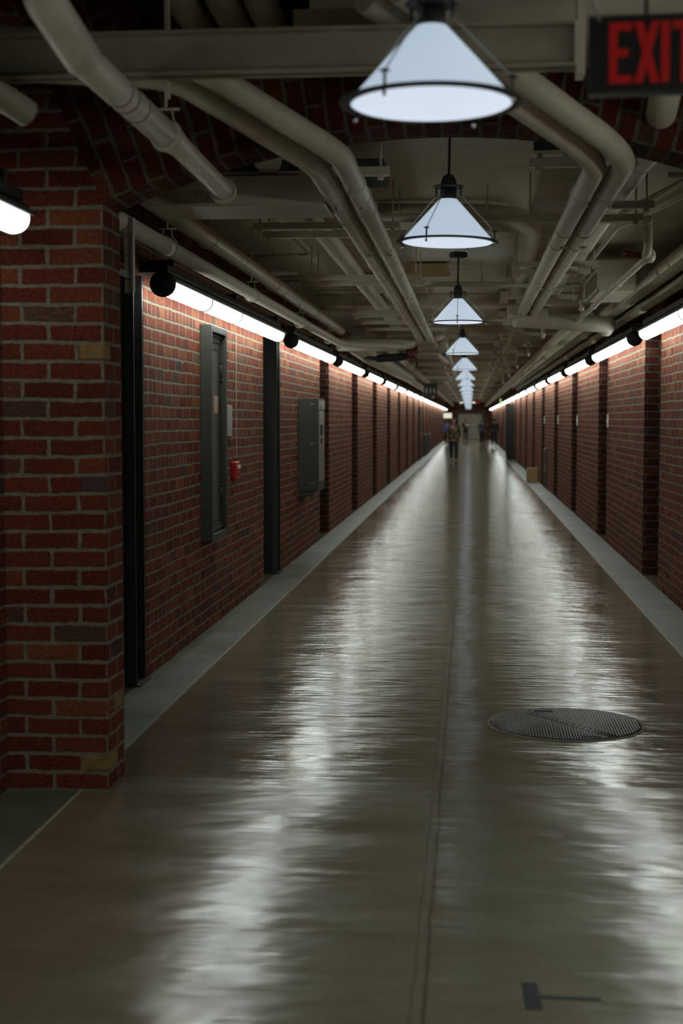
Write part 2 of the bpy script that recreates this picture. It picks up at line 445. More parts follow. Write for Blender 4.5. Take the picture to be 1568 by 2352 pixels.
# odd bricks let into the pier corner
for z, x0, dy, mt, lb in ((23, -1.54 - .112, .10, 'yellow', 'yellow ochre brick let into the pier corner at head height'),
                       (1, -1.54 - .125, .16, 'yellow', 'yellow ochre brick let into the foot of the pier corner'),
                       (16, -1.54 - .112, .06, 'dark_brick', 'purple-black brick at the pier corner below eye level')):
    b = MB().box(x0 + .006, PX + .003, Y0 - .003, Y0 + dy, z * BH + .008, (z + 1) * BH - .006).build('brick', mt, pier_l, bevel=.006)
    b['label'] = lb.replace('brick', 'brick', 1)
b = MB().box(PX - .01, PX + .003, Y0 + .1, Y0 + .27, 4 * BH + .01, 5 * BH - .006).build('brick', 'yellow', pier_l, bevel=.006); b['label'] = 'ochre brick on the corridor side of the pier'

# far end
tag(MB().box(XL, XR, YE, YE + .3, 0, CZ).build('wall_end', 'brick_end'), 'brick wall closing the far end of the corridor', kind='structure')

# ------------------------------------------------------------------ far end doors
t = empty('double_door', (0.03, YE - .06, 0), 'cream double door closing the far end of the corridor', 'door')
for x0, x1 in ((-.95, -.01), (.01, .95)):
    d = MB().box(x0, x1, 0, .05, .02, 2.08).build('door_leaf', 'cream', t, bevel=.01)
    MB().box((x0 + x1) / 2 - .3, (x0 + x1) / 2 + .3, -.02, 0, .98, 1.03).build('push_bar', 'galv', d)
MB().box(-1.05, -.95, -.04, .05, 0, 2.2).box(.95, 1.05, -.04, .05, 0, 2.2).box(-1.05, 1.05, -.04, .05, 2.1, 2.25).build('door_frame', 'steel', t)

t = empty('fill_light', (.0, 114.2, 2.96), 'added fill light panel before the far cream doors', 'light')  # lamp added only to brighten the far doors
MB().box(-.9, .9, -.3, .3, 0, .06).build('case', 'white', t); MB().box(-.85, .85, -.25, .25, -.01, 0).build('diffuser', emis('fill_panel_glow', (1, .97, .85), 6), t)
# ------------------------------------------------------------------ steel columns standing in the left recesses
def steel_column(x0, y1, label):
    t = empty('steel_column', (x0, y1, 0), label, 'column', 'black steel columns in the left recesses')
    MB().box(-.14, -.002, -.26, -.235, 0, 2.47).box(-.14, -.002, -.025, -.001, 0, 2.47).box(-.08, -.065, -.235, -.025, 0, 2.47).build('shaft', 'steel', t, bevel=.002)
    MB().box(-.05, .004, -.27, -.262, 0.01, 2.46).box(-.035, -.02, -.275, -.27, .01, 2.46).box(-.012, .004, -.275, -.27, .01, 2.46).build('channel', 'steel2', t)
    MB().box(-.16, .03, -.29, -.0, 0, .012).build('base_plate', 'steel', t)
    return t
steel_column(XL + .0, 8.57, 'black steel column beside the brick pier in the left foreground')
steel_column(XL + .0, 14.86, 'black steel column between the cabinet wall and the grey box')

# ------------------------------------------------------------------ wall light fixtures
def tube_light(L, label, hi=True):
    t = empty('tube_light', (0, 0, 0), label, 'light', 'fluorescent tube lights along the two walls')
    n = 20 if hi else 12
    # lens: the lower part of a cylinder with rounded far end (local y from 0 to L)
    r = .064; m = MB()
    ys = [0.0]
    segs = 4
    for k in range(1, segs):
        c = L * k / segs; ys += [c - .012, c, c + .012]
    ys += [L - .05, L - .02, L]
    rr = [r]
    for k in range(1, segs): rr += [r, r * .93, r]
    rr += [r, r * .9, r * .55]
    A0, A1 = math.radians(-178), math.radians(16)
    for y, q in zip(ys, rr):
        for j in range(n + 1):
            a = A0 + (A1 - A0) * j / n; m.v.append((q * math.cos(a), y, q * math.sin(a)))
    for k in range(len(ys) - 1):
        for j in range(n):
            a = k * (n + 1) + j; m.sm.add(len(m.f)); m.f.append((a, a + 1, a + n + 2, a + n + 1))
    lens = m.build('lens', 'tube', t, recalc=False)
    if hi:
        for k in range(1, segs):
            c = L * k / segs
            MB().sweep([((r + .0005) * math.cos(a), c, (r + .0005) * math.sin(a)) for a in [A0 + (A1 - A0) * j / 16 for j in range(17)]], .005, 6).build('joint_ring', 'steel', lens)
    # housing: upper half shell with rails on both edges
    m = MB(); pr = []
    for j in range(13):
        a = math.radians(16 + 164 * j / 12); pr.append((.071 * math.cos(a), .071 * math.sin(a)))
    m.prism(pr, 1, 0, L - .01)
    m.build('housing', 'steel', t)
    MB().box(-.15, .025, .0, L, .072, .118).build('tray', 'black', t)
    MB().box(.058, .078, 0, L, .012, .030).box(-.078, -.058, 0, L, .012, .030).build('rail', 'steel2', t)
    MB().lathe([(0, -.035), (.072, -.035), (.078, -.028), (.078, -.004), (.07, 0), (0, 0)], 28 if hi else 14, (0, 0, 0), 'y').build('end_cap', 'black', t)
    for y in ([.2, L / 2, L - .2]):
        MB().box(-.018, .018, y - .02, y + .02, .065, .16).box(-.15, .018, y - .02, y + .02, .14, .165).build('bracket', 'steel', t)
    return t
LZ = 2.41
fixA = tube_light(5.15, 'long fluorescent tube light with round black cap above the left brick wall with the cabinet')
fixA.location = (XL + .15, 8.46, LZ)
kA = kids_of(fixA)
NEAR = ('fluorescent tube light whose end shows at the left edge before the brick pier', 'fluorescent tube light on the left wall behind the camera',
        'fluorescent tube light on the right wall beside the camera', 'fluorescent tube light on the right wall behind the camera')
copy_thing(fixA, kA, (XL + .15, .54, LZ), 'fluorescent tube light whose end shows at the left edge before the brick pier')
copy_thing(fixA, kA, (XL + .15, -4.8, LZ), 'fluorescent tube light on the left wall behind the camera')
copy_thing(fixA, kA, (XR - .15, 5.69, LZ), 'fluorescent tube light on the right wall beside the camera', math.pi)
copy_thing(fixA, kA, (XR - .15, .35, LZ), 'fluorescent tube light on the right wall behind the camera', math.pi)
for o in list(bpy.data.objects):          # near-bay output set for light balance: left dimmed, right boosted
    if o.get('label', '') in NEAR:
        for c in children(o):
            if c.name.startswith('lens'):
                c.material_slots[0].link = 'OBJECT'; c.material_slots[0].material = M['tube_boost' if 'right' in o['label'] else 'tube_dim']
# the right-hand lights mirror in x, so turn each by half a turn about its own cap end
fixB = tube_light(4.22, 'fluorescent tube light above the grey wall box on the left wall')
fixB.location = (XL + .15, 14.62, LZ)
kB = kids_of(fixB)
fixC = tube_light(4.22, 'fluorescent tube light over the third left brick panel', hi=False)
fixC.location = (XL + .15, 14.62 + 5.2, LZ); kC = kids_of(fixC)
for k in range(19):
    y = 14.62 + 5.2 * k
    if y + 4.3 > YE - .5: break
    if k >= 2:
        copy_thing(fixC, kC, (XL + .15, y, LZ), 'fluorescent tube light, %s along the left wall from the brick pier' % ORD[k + 1])
# mirrored set for the right wall
def mirror_fix(src, kids, L, y, label):
    r = copy_thing(src, kids, (XR - .15, y, LZ), label)
    r.scale = (-1, 1, 1); return r
mirror_fix(fixA, kA, 5.15, 8.46, 'bright tube light entering from the right edge of the frame')
for k in range(19):
    y = 14.5 + 5.2 * k
    if y + 4.3 > YE - .5: break
    mirror_fix(fixB if k == 0 else fixC, kB if k == 0 else kC, 4.22, y,
               'fluorescent tube light with large round black cap, nearest complete one on the right wall' if k == 0 else
               'fluorescent tube light, %s along the right wall from the right edge of the frame' % ORD[k + 1])

# ------------------------------------------------------------------ pendant lamps
def pendant(label, hi=True):
    t = empty('pendant_lamp', (0, 0, 0), label, 'lamp', 'cone pendant lamps down the middle of the corridor')
    n = 48 if hi else 20
    # local z = 0 at rim
    sh = MB().lathe([(.2175, .004), (.2, .022), (.12, .112), (.041, .198), (.036, .198), (.115, .108), (.196, .018), (.213, .004)], n, closed=True).build('glass_shade', 'shade', t)
    MB().lathe([(0, -.004), (.205, -.004), (.212, 0), (.205, .003), (0, .003)], n).build('diffuser', 'disc', t)
    MB().lathe([(.212, -.003), (.240, -.001), (.242, .002), (.240, .004), (.222, .006), (.216, .005)], n, closed=True).build('rim_ring', 'steel', t)
    MB().lathe([(0, .262), (.037, .262), (.038, .2), (.034, .194), (0, .194)], 24).build('neck', 'black', t)
    MB().lathe([(0, .315), (.018, .312), (.030, .298), (.037, .275), (.0385, .252), (.036, .25)], 24).build('dome_cap', 'black', t)
    MB().lathe([(.038, .252), (.070, .252), (.072, .255), (.070, .258), (.038, .258)], 32, closed=True).build('collar', 'steel', t)
    top = CZ - 2.43
    rod = MB().sweep([(0, 0, .31), (0, 0, top - .04)], .0065, 10).build('rod', 'steel', t)
    MB().box(-.062, .062, -.05, .05, top - .045, top).build('canopy', 'black', t, bevel=.004)
    for a in (242, 332, 62, 152):
        a = math.radians(a); c, s = math.cos(a), math.sin(a)
        cb = MB().sweep([(.062 * c, .062 * s, .252), (.064 * c, .064 * s, .215), (.235 * c, .235 * s, .040)], .0022, 6).build('cable', 'galv', t)
        MB().sweep([(.062 * c, .062 * s, .262), (.062 * c, .062 * s, .212)], .005, 8).build('turnbuckle', 'steel', cb)
        MB().sweep([(.235 * c, .235 * s, .045), (.236 * c, .236 * s, -.006)], .004, 8).box(.235 * c - .013, .235 * c + .013, .235 * s - .003, .235 * s + .003, .036, .042).build('clamp', 'steel', cb)
        MB().lathe([(0, -.026), (.005, -.022), (.0055, -.012), (0, -.006)], 10, (.237 * c, .237 * s, 0)).build('finial', 'chrome', cb)
    return t
pen_y = [3.81, 6.75] + [12.25 + 5.83 * k for k in range(18)]
P0 = pendant('largest white cone pendant lamp with black rim, hanging nearest, before the brick arch')
P0.location = (-.105, pen_y[0], 2.43)
kP = kids_of(P0)
P1 = copy_thing(P0, kP, (-.108, pen_y[1], 2.43), 'white cone pendant lamp hanging just behind the brick arch', math.radians(5))
P1.rotation_euler[1] = math.radians(1.0)
copy_thing(P0, kP, (-.103, pen_y[2], 2.43), 'white cone pendant lamp, second in the row behind the brick arch', math.radians(27))
PF = pendant('white cone pendant lamp, third in the row behind the brick arch', hi=False)
PF.location = (-.095, pen_y[3], 2.43); kF = kids_of(PF)
for i, y in enumerate(pen_y[4:]):
    if y > YE - 2: break
    copy_thing(PF, kF, (-.09, y, 2.43), 'white cone pendant lamp, %s in the row behind the brick arch' % ORD[i + 3], math.radians(37 * i))

# ------------------------------------------------------------------ exit sign
t = empty('exit_sign', (.272, 3.40, 2.357), 'black hanging exit sign with red letters at the top right', 'sign', rz=math.radians(-3))
MB().box(0, .315, 0, .055, 0, .172).build('case', 'exit_black', t, bevel=.003)
MB().box(-.004, .319, -.004, .0, -.004, .003).box(-.004, .319, -.004, 0, .168, .175).box(-.004, .003, -.004, 0, 0, .172).box(.312, .319, -.004, 0, 0, .176).build('face_frame', 'steel2', t)
z0, z1 = .020, .158
def letter(m, ch, x, wd):
    st = .0185; y0, y1 = -.0035, .001
    if ch == 'E':
        m.box(x, x + st, y0, y1, z0, z1)
        for z, ww in ((z0, 1), ((z0 + z1) / 2 - .009, .82), (z1 - .018, 1)): m.box(x + st, x + wd * ww, y0, y1, z, z + .018)
    if ch == 'I': m.box(x, x + st, y0, y1, z0, z1)
    if ch == 'T':
        m.box(x, x + wd, y0, y1, z1 - .018, z1); m.box(x + wd / 2 - st / 2, x + wd / 2 + st / 2, y0, y1, z0, z1 - .018)
    if ch == 'X':
        s2 = st * 1.02
        m.prism([(x, z0), (x + s2, z0), (x + wd, z1), (x + wd - s2, z1)], 1, y0, y1)
        m.prism([(x + wd, z0), (x + wd - s2, z0), (x, z1), (x + s2, z1)], 1, y0 - .0002, y1)
for ch, x, wd in (('E', .045, .052), ('X', .102, .057), ('I', .163, .019), ('T', .189, .056)):
    q = MB(); letter(q, ch, x, wd); q.build('letter', 'exit_red', t)
for x in (.13, .26): MB().sweep([(x, .028, .176), (x, .028, CZ - 2.357)], .005, 8).build('hanger_rod', 'steel', t)
ch = MB(); 
ch.sweep([(0, 0, 0), (.035, -.02, -.11)], .004, 8)
o = MB().sweep([(.285, 3.30, 2.495), (.270, 3.30, 2.56), (.245, 3.28, 2.72), (.235, 3.27, CZ)], .0045, 8).build('hanging_cord', 'galv')
tag(o, 'thin grey cord hanging in front of the exit sign corner', 'cord')

# ------------------------------------------------------------------ pipes
def pipe(name, pts, r, mat, label, cat='pipe', R=0, couplings=(), group=None, n=20, cmat=None, cr=1.09, clen=.07, caps=True):
    p = fillet(pts, R) if R else pts
    o = MB().sweep(p, r, n).build(name, mat); tag(o, label, cat, group)
    P = [Vector(q) for q in p]
    for s in couplings:      # distance along the run
        d = s
        for a, b in zip(P, P[1:]):
            L = (b - a).length
            if d <= L:
                c = a + (b - a) * (d / L); u = (b - a).normalized()
                m = MB(); h = clen / 2
                m.sweep([c - u * h, c - u * (h - .006), c + u * (h - .006), c + u * h], [r * 1.01, r * cr, r * cr, r * 1.01], n)
                m.build('coupling', cmat or mat, o); break
            d -= L
    return o
g = 'twin ceiling conduits'
TR = .049
def far(a, d): return (a[0] + d[0], a[1] + d[1], a[2] + d[2])
# the left pair: bends at the arch and rises toward the upper left of the near bay
pipe('conduit_pipe', [(-1.94, 5.10, 2.885), (-1.12, 5.34, 2.885), (-.655, 6.06, 2.68), (-.655, 19.2, 2.685), (-.55, 20.4, 2.80), (-.55, 44, 2.80)], TR, 'beige',
     'fat beige conduit, outer of the left pair, bending at the arch', R=.13, couplings=(2.45, 3.3, 5.6, 6.4, 8.6, 9.4, 11.6, 14.3), group=g)
pipe('conduit_pipe', [(-1.94, 4.99, 2.990), (-1.02, 5.20, 2.900), (-.532, 5.86, 2.68), (-.532, 19.5, 2.685), (-.40, 20.6, 2.80), (-.40, 44, 2.80)], TR, 'beige',
     'fat beige conduit, inner of the left pair, nearer the lamps', R=.13, couplings=(2.5, 3.3, 5.6, 6.4, 8.6, 9.4, 11.6, 14.3), group=g)
pipe('conduit_pipe', [(-.36, 4.90, 3.02), (.525, 6.00, 2.665), (.525, 14.55, 2.68)], TR, 'beige',
     'fat beige conduit, inner of the right pair, nearer the lamps', R=.26, couplings=(2.3, 3.6, 4.2, 6.4, 7.0, 9.2), group=g)
pipe('conduit_pipe', [(-.24, 4.80, 3.02), (.632, 5.88, 2.66), (.636, 14.55, 2.68)], TR, 'beige',
     'fat beige conduit, outer of the right pair, running behind the exit sign', R=.26, couplings=(2.4, 3.7, 4.3, 6.5, 7.1, 9.3), group=g)
# large painted pipes over the struts
pipe('ceiling_pipe', [(-.98, 6.9, 2.85), (-.98, 19, 2.85)], .064, 'beige', 'thick beige pipe over the struts left of the left conduit pair', couplings=(1.3, 3.6, 6.2, 9), cr=1.05)
pipe('ceiling_pipe', [(-.78, 6.9, 2.88), (-.78, 9.6, 2.88)], .055, 'beige', 'short beige pipe over the struts between thick pipe and left conduits', couplings=(1.2,), cr=1.05)
pipe('ceiling_pipe', [(.70, 5.2, 3.16), (.735, 5.55, 2.86), (.80, 6.45, 2.80), (.82, 7.2, 2.86), (.82, 14.4, 2.86)], .062, 'white_pvc',
     'thick pale pipe curving down below the exit sign and under the arch', R=.25, couplings=(1.3, 1.95, 3.4, 5.4), cr=1.06)
pipe('ceiling_pipe', [(1.50, 6.3, 2.75), (1.50, 50, 2.75)], .075, 'beige', 'thick beige pipe running high along the right wall', couplings=(4.3, 4.9, 7.5, 10, 13), cr=1.05)
pipe('ceiling_pipe', [(1.625, 6.3, 2.66), (1.625, 50, 2.66)], .05, 'beige', 'thin beige pipe below the thick one on the right wall', couplings=(4.6, 7.5, 10, 13), cr=1.07)
pipe('sprinkler_pipe', [(-1.62, 6.24, 2.52), (-1.62, 17.6, 2.55), (-1.50, 18.3, 2.56), (-.86, 18.9, 2.57)], .043, 'white_pvc',
     'beige pipe hung in clevis loops above the left wall lights', R=.2, couplings=(1.3, 4.4, 7.5), clen=.10, cr=1.16)
pipe('ceiling_pipe', [(-1.66, 6.24, 2.75), (-1.66, 18.4, 2.75)], .058, 'beige', 'beige pipe behind and above the clevis-hung pipe on the left', couplings=(1.5, 3.8, 6.3, 9), cr=1.05)
pipe('ceiling_pipe', [(-1.52, 19.2, 2.62), (-1.52, 60, 2.62)], .09, 'beige', 'fat beige pipe far down the left side', couplings=(3, 8, 14), cr=1.05)
pipe('ceiling_pipe', [(-1.28, 21, 2.72), (-1.28, 110, 2.72)], .07, 'beige', 'beige pipe running to the far end on the left', couplings=(3, 8, 14), cr=1.05)
pipe('ceiling_pipe', [(1.28, 16, 2.72), (1.28, 110, 2.72)], .09, 'beige', 'beige pipe running to the far end on the right', couplings=(3, 8, 14), cr=1.05)
pipe('ceiling_pipe', [(1.08, 16, 2.62), (1.08, 70, 2.62)], .05, 'beige', 'slimmer beige pipe inside the far right run', couplings=(3, 8, 14), cr=1.05)
pipe('ceiling_pipe', [(-.72, 45, 2.78), (-.72, 112, 2.78)], .06, 'beige', 'beige pipe far away left of the lamp row')
pipe('ceiling_pipe', [(.62, 20, 2.86), (.62, 112, 2.86)], .06, 'beige', 'beige pipe far away right of the lamp row')

# elbow drain pipe crossing the near bay
drain = pipe('drain_pipe', [(-1.235, 4.02, 3.5), (-1.215, 4.02, 2.80), (-1.19, 4.28, 2.705), (-1.14, 5.32, 2.665)], .052, 'white_pvc',
     'large off-white drain pipe with elbow crossing the top left corner', R=.10, n=28)
m = MB().sweep([(-1.14, 5.30, 2.667), (-1.137, 5.36, 2.664), (-1.125, 5.50, 2.656), (-1.108, 6.46, 2.628)], [.052, .056, .044, .044], 28)
m.build('reducer', 'white_pvc', drain)
MB().sweep([(-1.224, 4.02, 3.03), (-1.222, 4.02, 2.91)], [.060, .060], 28).build('socket', 'white_pvc', drain)
e = fillet([(-1.222, 4.02, 2.92), (-1.215, 4.02, 2.80), (-1.185, 4.34, 2.703)], .10)
MB().sweep(e, .059, 28).build('elbow', 'white_pvc', drain)
for yy in (4.72, 4.80, 4.93):
    f = (yy - 4.28) / (5.32 - 4.28); c = Vector((-1.19 + .05 * f, yy, 2.705 - .04 * f)); u = Vector((.05, 1.04, -.04)).normalized()
    MB().sweep([c - u * .004, c + u * .004], .0535, 28).build('red_band', 'rust', drain)
MB().sweep([(-1.112, 6.40, 2.630), (-1.1105, 6.425, 2.6295)], [.06, .06], 28).build('flange', 'beige', drain)
# cross girder of the near bay
t = empty('cross_beam', (-1.98, 4.9, 2.775), 'beige painted steel beam crossing the top of the picture', 'beam')
L = 2.32
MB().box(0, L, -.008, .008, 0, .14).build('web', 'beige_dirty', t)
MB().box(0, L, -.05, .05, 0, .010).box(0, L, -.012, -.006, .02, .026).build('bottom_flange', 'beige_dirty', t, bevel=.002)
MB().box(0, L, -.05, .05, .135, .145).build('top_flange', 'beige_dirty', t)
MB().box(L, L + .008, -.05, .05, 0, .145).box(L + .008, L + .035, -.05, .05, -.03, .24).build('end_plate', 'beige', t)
# three capped bends at the top left
for i, (x, s) in enumerate(((-1.10, 'left'), (-.945, 'middle'), (-.80, 'right'))):
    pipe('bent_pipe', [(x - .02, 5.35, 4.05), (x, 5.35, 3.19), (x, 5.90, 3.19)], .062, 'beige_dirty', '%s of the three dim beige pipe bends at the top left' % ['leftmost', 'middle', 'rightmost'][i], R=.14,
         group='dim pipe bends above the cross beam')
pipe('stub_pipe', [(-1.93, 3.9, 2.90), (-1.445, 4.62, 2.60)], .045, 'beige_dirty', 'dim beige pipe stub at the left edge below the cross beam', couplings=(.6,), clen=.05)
pipe('rod_hanger', [(-1.12, 5.30, 4.05), (-1.12, 5.30, 2.79)], .006, 'beige', 'long hanger rod in front of the arch holding the drain pipe', cat='hanger')
t = empty('soffit_box', (-.66, 5.35, 3.02), 'dim beige boxed soffit behind the cross beam at the top', 'soffit')
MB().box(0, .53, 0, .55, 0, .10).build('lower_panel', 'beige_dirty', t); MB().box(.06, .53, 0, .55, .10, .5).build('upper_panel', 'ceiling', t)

# clevis hangers
def clevis(r, top, label, mat='beige'):
    t = empty('clevis_hanger', (0, 0, 0), label, 'hanger', 'loop hangers on the ceiling pipes')
    MB().sweep([(0, 0, r + .05), (0, 0, top)], .0055, 8).build('rod', mat, t)
    pts = [(r * 1.12 * math.cos(a), 0, r * 1.12 * math.sin(a)) for a in [math.radians(60 - 300 * j / 18) for j in range(19)]]
    pts = [(.022, 0, r + .05)] + pts + [(-.022, 0, r + .05)]
    MB().sweep(pts, .0045, 6).build('loop', mat, t)
    MB().sweep([(-.05, 0, r + .045), (.05, 0, r + .045)], .005, 8).build('bolt', mat, t)
    return t
for i, y in enumerate((7.6, 10.55, 13.6, 16.4)):
    h = clevis(.047, CZ - 2.53, 'clevis hanger on the left beige pipe, %s from the brick pier' % ORD[i]); h.location = (-1.62, y, 2.53)
for i, y in enumerate((9.0, 12.0, 15.1)):
    h = clevis(.06, CZ - 2.75, 'loop hanger on the upper left pipe, %s from the brick pier' % ORD[i]); h.location = (-1.66, y, 2.75)
h = clevis(.052, .9, 'loop hanger on the drain pipe in front of the arch'); h.location = (-1.14, 5.34, 2.665)

# trapeze hangers with conduits clamped below
def trapeze(x0, x1, y, z, label, double=False):
    t = empty('strut_hanger', (0, y, z), label, 'strut', 'painted strut hangers under the ceiling')
    m = MB().box(x0, x1, -.02, .02, 0, .04)
    m.build('strut', 'beige', t)
    for x in (x0 + .04, x1 - .04):
        MB().sweep([(x, 0, -.02), (x, 0, CZ - z)], .006, 8).build('rod', 'beige', t)
        MB().box(x - .014, x + .014, -.014, .014, -.016, 0).build('nut', 'beige', t)
    return t
i = 0
for y, a, b in ((8.55, -1.30, -.42), (8.95, -1.30, -.40), (11.65, -1.33, -.40), (12.15, -1.33, -.38), (15.4, -1.30, -.40), (15.9, -1.30, -.40), (17.0, -1.30, -.30), (18.3, -1.34, -.30)):
    trapeze(a, b, y, 2.737, 'beige strut crossing above the left conduits, %s behind the arch' % ORD[i]); i += 1
trapeze(-.80, -.38, 6.72, 2.737, 'beige strut carrying the left conduits right behind the arch')
i = 0
for y, a, b in ((6.55, .26, .74), (7.85, .34, .98), (8.35, .30, .98), (10.75, .30, .95), (11.3, .33, .93), (13.6, .3, 1.0)):
    trapeze(a, b, y, 2.733, 'beige strut crossing above the right conduits, %s behind the arch' % ORD[i]); i += 1
i = 0
for y, a, b in ((21.3, -1.25, -.35), (24.5, -1.25, -.35), (27.7, -1.25, -.35), (31, -1.25, -.35), (36, -1.25, -.35), (17.3, .4, 1.4), (20.4, .4, 1.4), (23.5, .4, 1.4), (26.8, .4, 1.4), (30, .4, 1.4), (36, .4, 1.4)):
    trapeze(a, b, y, 2.64 if a < 0 else 2.79, 'small beige strut far down the %s side, %s of its row' % ('left' if a < 0 else 'right', ORD[i % 5 if a < 0 else (i - 5)])); i += 1
# pipe clamps hanging the conduits
def clamp(x, y, z, r, label):
    t = empty('pipe_clamp', (x, y, z), label, 'clamp', 'screwed clamps round the fat conduits')
    MB().lathe([(r + .001, -.012), (r + .005, -.012), (r + .005, .012), (r + .001, .012)], 24, axis='y', closed=True).build('band', 'beige', t)
    MB().box(.012, .03, -.01, .01, -r - .022, -r).build('lug', 'beige', t)
    MB().sweep([(.0, 0, -r - .013), (.045, 0, -r - .013)], .005, 8).build('bolt', 'galv', t)
i = 0
for y in (6.95, 8.95, 12.15, 15.9):
    for x, s in ((-.655, 'outer left'), (-.532, 'inner left')):
        clamp(x, y, 2.685, TR, 'clamp round the %s conduit, %s behind the arch' % (s, ORD[i // 2])); i += 1
i = 0
for y in (6.95, 8.6, 11.3):
    for x, s in ((.525, 'inner right'), (.64, 'outer right')):
        clamp(x, y, 2.68, TR, 'clamp round the %s conduit, %s behind the arch' % (s, ORD[i // 2])); i += 1

# boxed duct right behind the arch
t = empty('duct', (0, 6.9, 2.63), 'boxy beige duct crossing behind the left half of the arch', 'duct')
MB().prism([(-1.56, 0), (-.70, 0), (-.70, .135), (-1.16, .135), (-1.20, .02), (-1.56, .012)], 1, -.02, .42).build('body', 'beige', t, bevel=.004)
MB().box(-1.18, -.69, -.035, -.02, .128, .140).build('top_lip', 'beige', t)
t = empty('duct', (0, 6.95, 2.80), 'dark-fronted duct above the boxy beige duct', 'duct')
MB().box(-1.25, -.42, 0, .5, 0, .06).build('body', 'steel2', t)
MB().box(-1.25, -.40, -.01, .0, -.008, .004).build('lip', 'beige', t)
t = empty('junction_box', (.28, 6.5, 2.80), 'small dark junction box under the arch right of the lamps', 'box')
MB().box(0, .13, 0, .1, 0, .05).build('case', 'steel2', t, bevel=.003); MB().box(-.005, .135, -.005, .105, -.008, 0).build('cover', 'beige', t); MB().sweep([(.03, .03, -.008), (.03, .03, -.03)], .008, 8).build('screw', 'galv', t)

# sprinkler branches crossing the corridor and dropping on the right
i = 0
for y, xr, r in ((8.75, 1.06, .026), (13.0, 1.0, .024), (17.4, .88, .024), (22.3, .9, .024), (27.5, .9, .024), (33, .9, .024), (39, .9, .024)):
    pipe('branch_pipe', [(-.5 if i else -.62, y, 2.83), (xr, y, 2.80), (xr, y, 2.61), (xr, y + .12, 2.60)], r, 'beige',
         'thin beige branch pipe crossing over the lamps, %s behind the arch' % ORD[i], R=.035, n=12, couplings=((xr + .45), (xr + .62)), clen=.045, cr=1.25)
    m = 0
    if i < 3:
        for x in (-.12, .10):
            tag(MB().sweep([(x, y, 2.85), (x, y, CZ)], .005, 8).lathe([(0, .12), (.010, .05), (.014, .02), (.016, 0), (0, 0)], 10, (x, y, 2.84)).build('rod_hanger', 'beige'),
                'thin rod holding the %s crossing branch pipe, %s the lamp rod' % (ORD[i], 'left of' if x < 0 else 'right of'), 'hanger')
    i += 1
o = pipe('sprinkler_pipe', [(1.085, 8.93, 2.585), (1.085, 9.3, 2.60), (1.085, 16.2, 2.60)], .022, 'white_pvc', 'thin pale pipe running forward from the ball elbow on the right', n=14, couplings=(1.8, 3.9), clen=.05, cr=1.3)
MB().lathe([(0, -.045), (.024, -.042), (.038, -.022), (.042, 0), (.038, .022), (.024, .042), (0, .045)], 20, (1.085, 8.90, 2.60)).build('elbow', 'white_pvc', o)
MB().sweep([(1.04, 8.90, 2.60), (.93, 8.92, 2.62)], [.02, .03], 12).build('side_outlet', 'dark_red', o)
pipe('conduit_tube', [(1.6, 6.9, 2.86), (1.18, 7.25, 2.84), (.86, 9.2, 2.86), (.86, 12.5, 2.86)], .017, 'beige', 'slim conduit angling from the right wall to the ceiling pipes', R=.12, n=10)
pipe('conduit_tube', [(1.66, 7.0, 2.80), (1.22, 7.4, 2.80), (.94, 9.4, 2.84), (.94, 12.9, 2.84)], .017, 'beige', 'slim conduit below its twin angling from the right wall', R=.12, n=10)
pipe('conduit_tube', [(1.02, 7.6, 2.87), (1.78, 7.7, 2.85)], .014, 'beige', 'slim conduit crossing to the right wall beneath the ceiling', n=10)
pipe('conduit_tube', [(-1.62, 8.4, 2.94), (-1.34, 8.7, 2.94), (-1.30, 11.6, 2.94), (-1.9, 11.7, 2.94)], .013, 'beige', 'slim conduit looping beneath the left ceiling', R=.1, n=10)
pipe('conduit_tube', [(-1.45, 7.3, 2.88), (-1.20, 8.45, 2.80)], .012, 'beige', 'short slim conduit slanting to the first left strut', n=10)
for k in range(5):
    pipe('conduit_tube', [(-1.9, 13.3 + .35 * k, 2.93), (-1.0 + .08 * k, 13.3 + .35 * k, 2.93), (-.9 + .07 * k, 14.2 + .35 * k, 2.93), (-.9 + .07 * k, 20, 2.93)], .013, 'beige',
         'slim conduit in the curved bundle over the left struts, %s from the arch' % ORD[k], R=.3, n=8, group='curved conduit bundle over the left struts')
# big curved pipe between the lamps and the right conduits
pipe('curved_duct', [(-.60, 9.35, 2.92), (.12, 9.35, 2.91), (.38, 9.6, 2.90), (.42, 10.4, 2.90), (.46, 14.4, 2.90)], .085, 'beige', 'fat beige curved duct over the second lamp, turning toward the right conduits', cat='duct', R=.22, n=24)
pipe('cross_duct', [(.45, 14.6, 2.62), (1.42, 14.95, 2.58), (1.46, 15.6, 2.58)], .085, 'beige', 'fat beige duct where the right conduits end, slanting to the right wall', cat='duct', R=.15, n=24)
t = empty('pull_box', (.38, 14.5, 2.62), 'flat beige box where the right conduits end', 'box')
MB().box(0, .40, 0, .25, 0, .12).build('case', 'beige', t, bevel=.004)
t = empty('pull_box', (1.02, 11.7, 2.64), 'square beige pull box hung by the right wall pipes', 'box')
MB().box(0, .30, 0, 1.2, 0, .24).build('case', 'beige', t, bevel=.004); MB().box(-.004, .304, -.008, 0, -.004, .244).build('cover', 'beige', t)
t = empty('access_panel', (-.34, 12.9, 2.90), 'yellowish square panel hung beside the second lamp', 'panel')
MB().prism([(-.22, 0), (.16, .01), (.13, .10), (-.18, .10)], 1, 0, .25).build('body', 'card', t)
